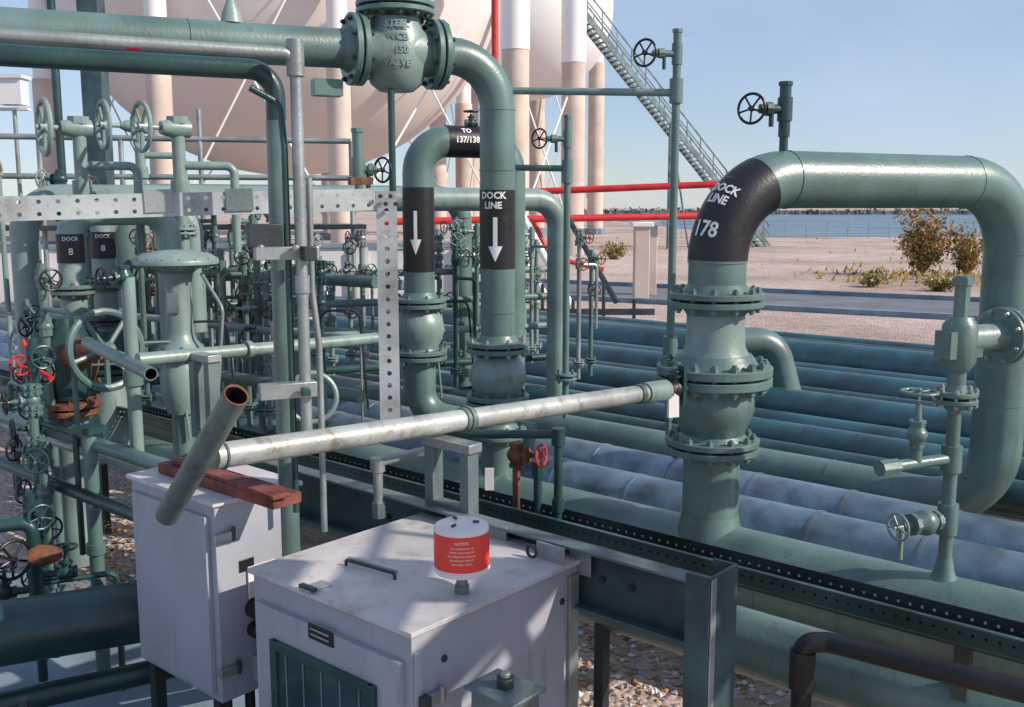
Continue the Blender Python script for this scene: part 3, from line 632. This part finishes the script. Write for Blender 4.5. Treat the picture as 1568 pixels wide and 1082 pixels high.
for k in(0,1):
    b.box((top+bot)/2+sd*k*1.0,(L,.08,.32),ST,ux=u);b.box((top+bot)/2+sd*k*1.0+Z*1.25,(L,.07,.07),ST,ux=u);b.box((top+bot)/2+sd*k*1.0+Z*.75,(L,.05,.05),ST,ux=u)
    for i in range(14): p=top+u*L*(i+.5)/14+sd*k;b.cyl(p,p+Z*1.25,.035,ST,n=6)
for i in range(58): p=top+u*L*(i+.5)/58+sd*.5;b.box(p,(.28,1.0,.04),GV,ux=(u.x,u.y,0))
for t in(.45,.8): 
    p=top+u*L*t;b.cyl((p.x,p.y,0),p,.09,ST,n=8);b.cyl((p.x+1.2,p.y,0),p,.06,ST,n=8)
b.done()
b=B('fire_water_pipe')
b.cyl((-.5,27,2.75),(5.9,26.5,3.0),.09,RD);b.cyl((-3,23,2.05),(4.8,24.5,2.18),.085,RD)
b.tube([(-.5,29.9,3.0),(-.5,30,9.5)],.1,RD);b.tube([(.5,24,2.1),(.9,24,1.2),(2.2,24,.9)],.06,RD,bend=.1);b.done()
b=B('pipe_support_pier')
for X,Yy in((3.3,25.5),(3.75,27.3)): b.box((X,Yy,.95),(.38,.38,1.9),TF);b.box((X,Yy,1.95),(.55,.5,.12),TW)
b.done(bevel=.02)
b=B('diagonal_brace_frame')
b.cyl((.1,20,2.4),(1.2,20,.4),.08,TW,n=10);b.cyl((-.2,20,2.0),(.9,20,.3),.06,TW,n=10);b.cyl((1.2,22,2.2),(2.1,20,.5),.06,GS,n=8)
b.cyl((.1,20,0),(.1,20,2.5),.07,TW);b.box((1.2,19.5,.35),(3.2,.1,.12),GS)
for k in range(5): b.cyl((0+k*.6,19.5,0),(0+k*.6,19.5,.6+.3*(k%2)),.035,GS,n=8)
b.done()
# ------------------------------------------------------------------ terrain
b=B('ground');b.quadgrid(-700,700,-60,1400,8,8,lambda X,Y:V((X,Y,0)),SAND);b.done(smooth=False)
b=B('concrete_pad');b.box((-4.5,3.6,.03),(6.8,5.0,.10),CON);b.done(bevel=.01)
rd=V((-.861,.508,0));rn=V((.508,.861,0));rc=V((10,23.6,0))
b=B('road');b.quadgrid(-60,60,-2.2,2.2,1,1,lambda X,Y:rc+rd*X+rn*Y+Z*.008,ASP);b.box(rc-rn*2.35+Z*.06,(120,.2,.13),CON,ux=rd);b.box(rc+rn*2.35+Z*.06,(120,.2,.13),CON,ux=rd)
b.done(smooth=False)
b=B('water');b.quadgrid(15,420,80,300,1,1,lambda X,Y:V((X+(300-Y)*.02,Y,.02)),WAT);b.done(smooth=False)
b=B('far_shore');
random.seed(5)
for i in range(420):
    X=10+i*1.1+random.uniform(-1,1);Yy=305+random.uniform(-3,8);h=random.uniform(.6,1.5)*(1+.3*math.sin(i*.07))
    for k in range(7):
        p=V((X+random.uniform(-1.4,1.4),Yy,h*random.uniform(0,1)));q=random.uniform(.4,1.0)
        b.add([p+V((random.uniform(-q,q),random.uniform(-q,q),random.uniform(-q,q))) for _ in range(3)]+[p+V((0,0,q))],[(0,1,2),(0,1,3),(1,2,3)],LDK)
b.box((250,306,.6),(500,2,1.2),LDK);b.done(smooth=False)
b=B('fence')
for i in range(60): X=13+i*1.6;b.cyl((X,77,0),(X,77,1.3),.035,GV,n=6)
for z in(.35,.8,1.28): b.box((60,77,z),(96,.03,.03),GV)
b.done(smooth=False)
def bush(c,R,h,n,mats,name='dry_shrub'):
    b=B(name);c=V(c)
    for i in range(30):
        a=random.uniform(0,6.28);rr=R*random.uniform(.1,.85);t=c+V((rr*math.cos(a),rr*math.sin(a),h*random.uniform(.45,1)))
        b.cyl(c,t,.02,LO,r2=.004,n=5,caps=False)
        for k in range(n//30):
            f=random.uniform(.3,1.08);p=c+(t-c)*f+V([random.gauss(0,R*.09) for _ in range(3)]);q=random.uniform(.03,.07)*(R/1.2)**.5
            b.add([p+V([random.uniform(-q,q) for _ in range(3)])*1.4 for _ in range(4)],[(0,1,2),(0,2,3)],random.choice(mats))
    b.done(smooth=False)
random.seed(9)
bush((14.4,35,0),1.3,2.35,3000,[LO,LY,LO,LY,LG]);bush((15.7,34.5,0),1.0,1.6,1500,[LO,LY,LG]);bush((10.8,30,0),.55,.4,700,[LG,LY])
bush((4.6,46,0),1.1,.7,800,[LY,LG]);bush((12.2,28.5,0),.7,.35,600,[LY,LG])
b=B('dry_grass')
for i in range(650):
    X=14.5+random.gauss(0,1.8);Yy=34+random.gauss(0,2)
    if random.random()<.15: X=random.uniform(2,34);Yy=random.uniform(30,76)
    if Yy<28.5: continue
    h=random.uniform(.06,.26);a=random.uniform(0,3.14);dx=.07*math.cos(a)
    b.add([(X-dx,Yy,0),(X+dx,Yy,0),(X+random.uniform(-.15,.15),Yy,h)],[(0,1,2)],random.choice([LY,LY,LO,LG]))
b.done(smooth=False)
b=B('gravel')
for i in range(5200):
    X=random.uniform(-.3,3.2);Yy=random.uniform(3.0,6.4);q=random.uniform(.008,.026)
    vs=[]
    for v in((1,0,0),(-1,0,0),(0,1,0),(0,-1,0),(0,0,.7),(0,0,-.5)):
        vs.append(V((X,Yy,q*.3))+V(v)*q*random.uniform(.75,1.25))
    b.add(vs,[(0,2,4),(2,1,4),(1,3,4),(3,0,4),(2,0,5),(1,2,5),(3,1,5),(0,3,5)],random.choice([PB,PB,LO,WALLM]))
b.done(smooth=False)
b=B('leaf_litter')
for i in range(1800):
    X=random.uniform(-3.0,-1.5);Yy=random.uniform(5.2,7.2);q=random.uniform(.015,.04);p=V((X,Yy,.09+random.uniform(0,.03)))
    b.add([p+V((random.uniform(-q,q),random.uniform(-q,q),random.uniform(0,q*.6))) for _ in range(4)],[(0,1,2),(0,2,3)],random.choice([RU,LO,LO,LY,WD]))
b.done(smooth=False)
# ------------------------------------------------------------------ light, sky, camera
sv=V((1,-.34,0)).normalized();elv=math.radians(33);sv=V((sv.x*math.cos(elv),sv.y*math.cos(elv),math.sin(elv)))
l=bpy.data.lights.new('sun','SUN');l.energy=5;l.angle=math.radians(.5);l.color=(1,.88,.76)
so=bpy.data.objects.new('sun',l);so.rotation_euler=sv.to_track_quat('Z','Y').to_euler();so.location=(20,-5,15);sc.collection.objects.link(so)
w=bpy.data.worlds.new('World');sc.world=w;w.use_nodes=True;nt=w.node_tree;bg=nt.nodes['Background'];bg.inputs[1].default_value=.115
sk=nt.nodes.new('ShaderNodeTexSky');sk.sky_type='NISHITA';sk.sun_disc=False;sk.sun_elevation=elv;sk.sun_rotation=math.atan2(sv.x,sv.y);sk.air_density=1.0;sk.dust_density=.1;sk.ozone_density=4
tc=nt.nodes.new('ShaderNodeTexCoord');mp=nt.nodes.new('ShaderNodeMapping');mp.inputs['Scale'].default_value=(1,1,2.6)
nz=nt.nodes.new('ShaderNodeTexNoise');nz.inputs['Scale'].default_value=2.2;nz.inputs['Detail'].default_value=7;nz.inputs['Roughness'].default_value=.55
nt.links.new(tc.outputs['Generated'],mp.inputs[0]);nt.links.new(mp.outputs[0],nz.inputs['Vector'])
mr=nt.nodes.new('ShaderNodeMapRange');mr.inputs[1].default_value=.4;mr.inputs[2].default_value=.75;mr.inputs[3].default_value=.36;mr.inputs[4].default_value=.72
nt.links.new(nz.outputs['Fac'],mr.inputs[0])
mx=nt.nodes.new('ShaderNodeMix');mx.data_type='RGBA';mx.inputs[7].default_value=(5.3,6.2,8.2,1)
nt.links.new(mr.outputs[0],mx.inputs[0]);nt.links.new(sk.outputs[0],mx.inputs[6]);nt.links.new(mx.outputs[2],bg.inputs[0])
cam=bpy.data.cameras.new('camera');cam.lens=35;cam.sensor_width=36;cam.clip_end=3000;cam.clip_start=.05
co=bpy.data.objects.new('camera',cam);co.location=(0,0,2.4);co.rotation_euler=(math.radians(90-8.4),0,0);sc.collection.objects.link(co);sc.camera=co
sc.view_settings.view_transform='Standard';sc.view_settings.look='None';sc.view_settings.exposure=0
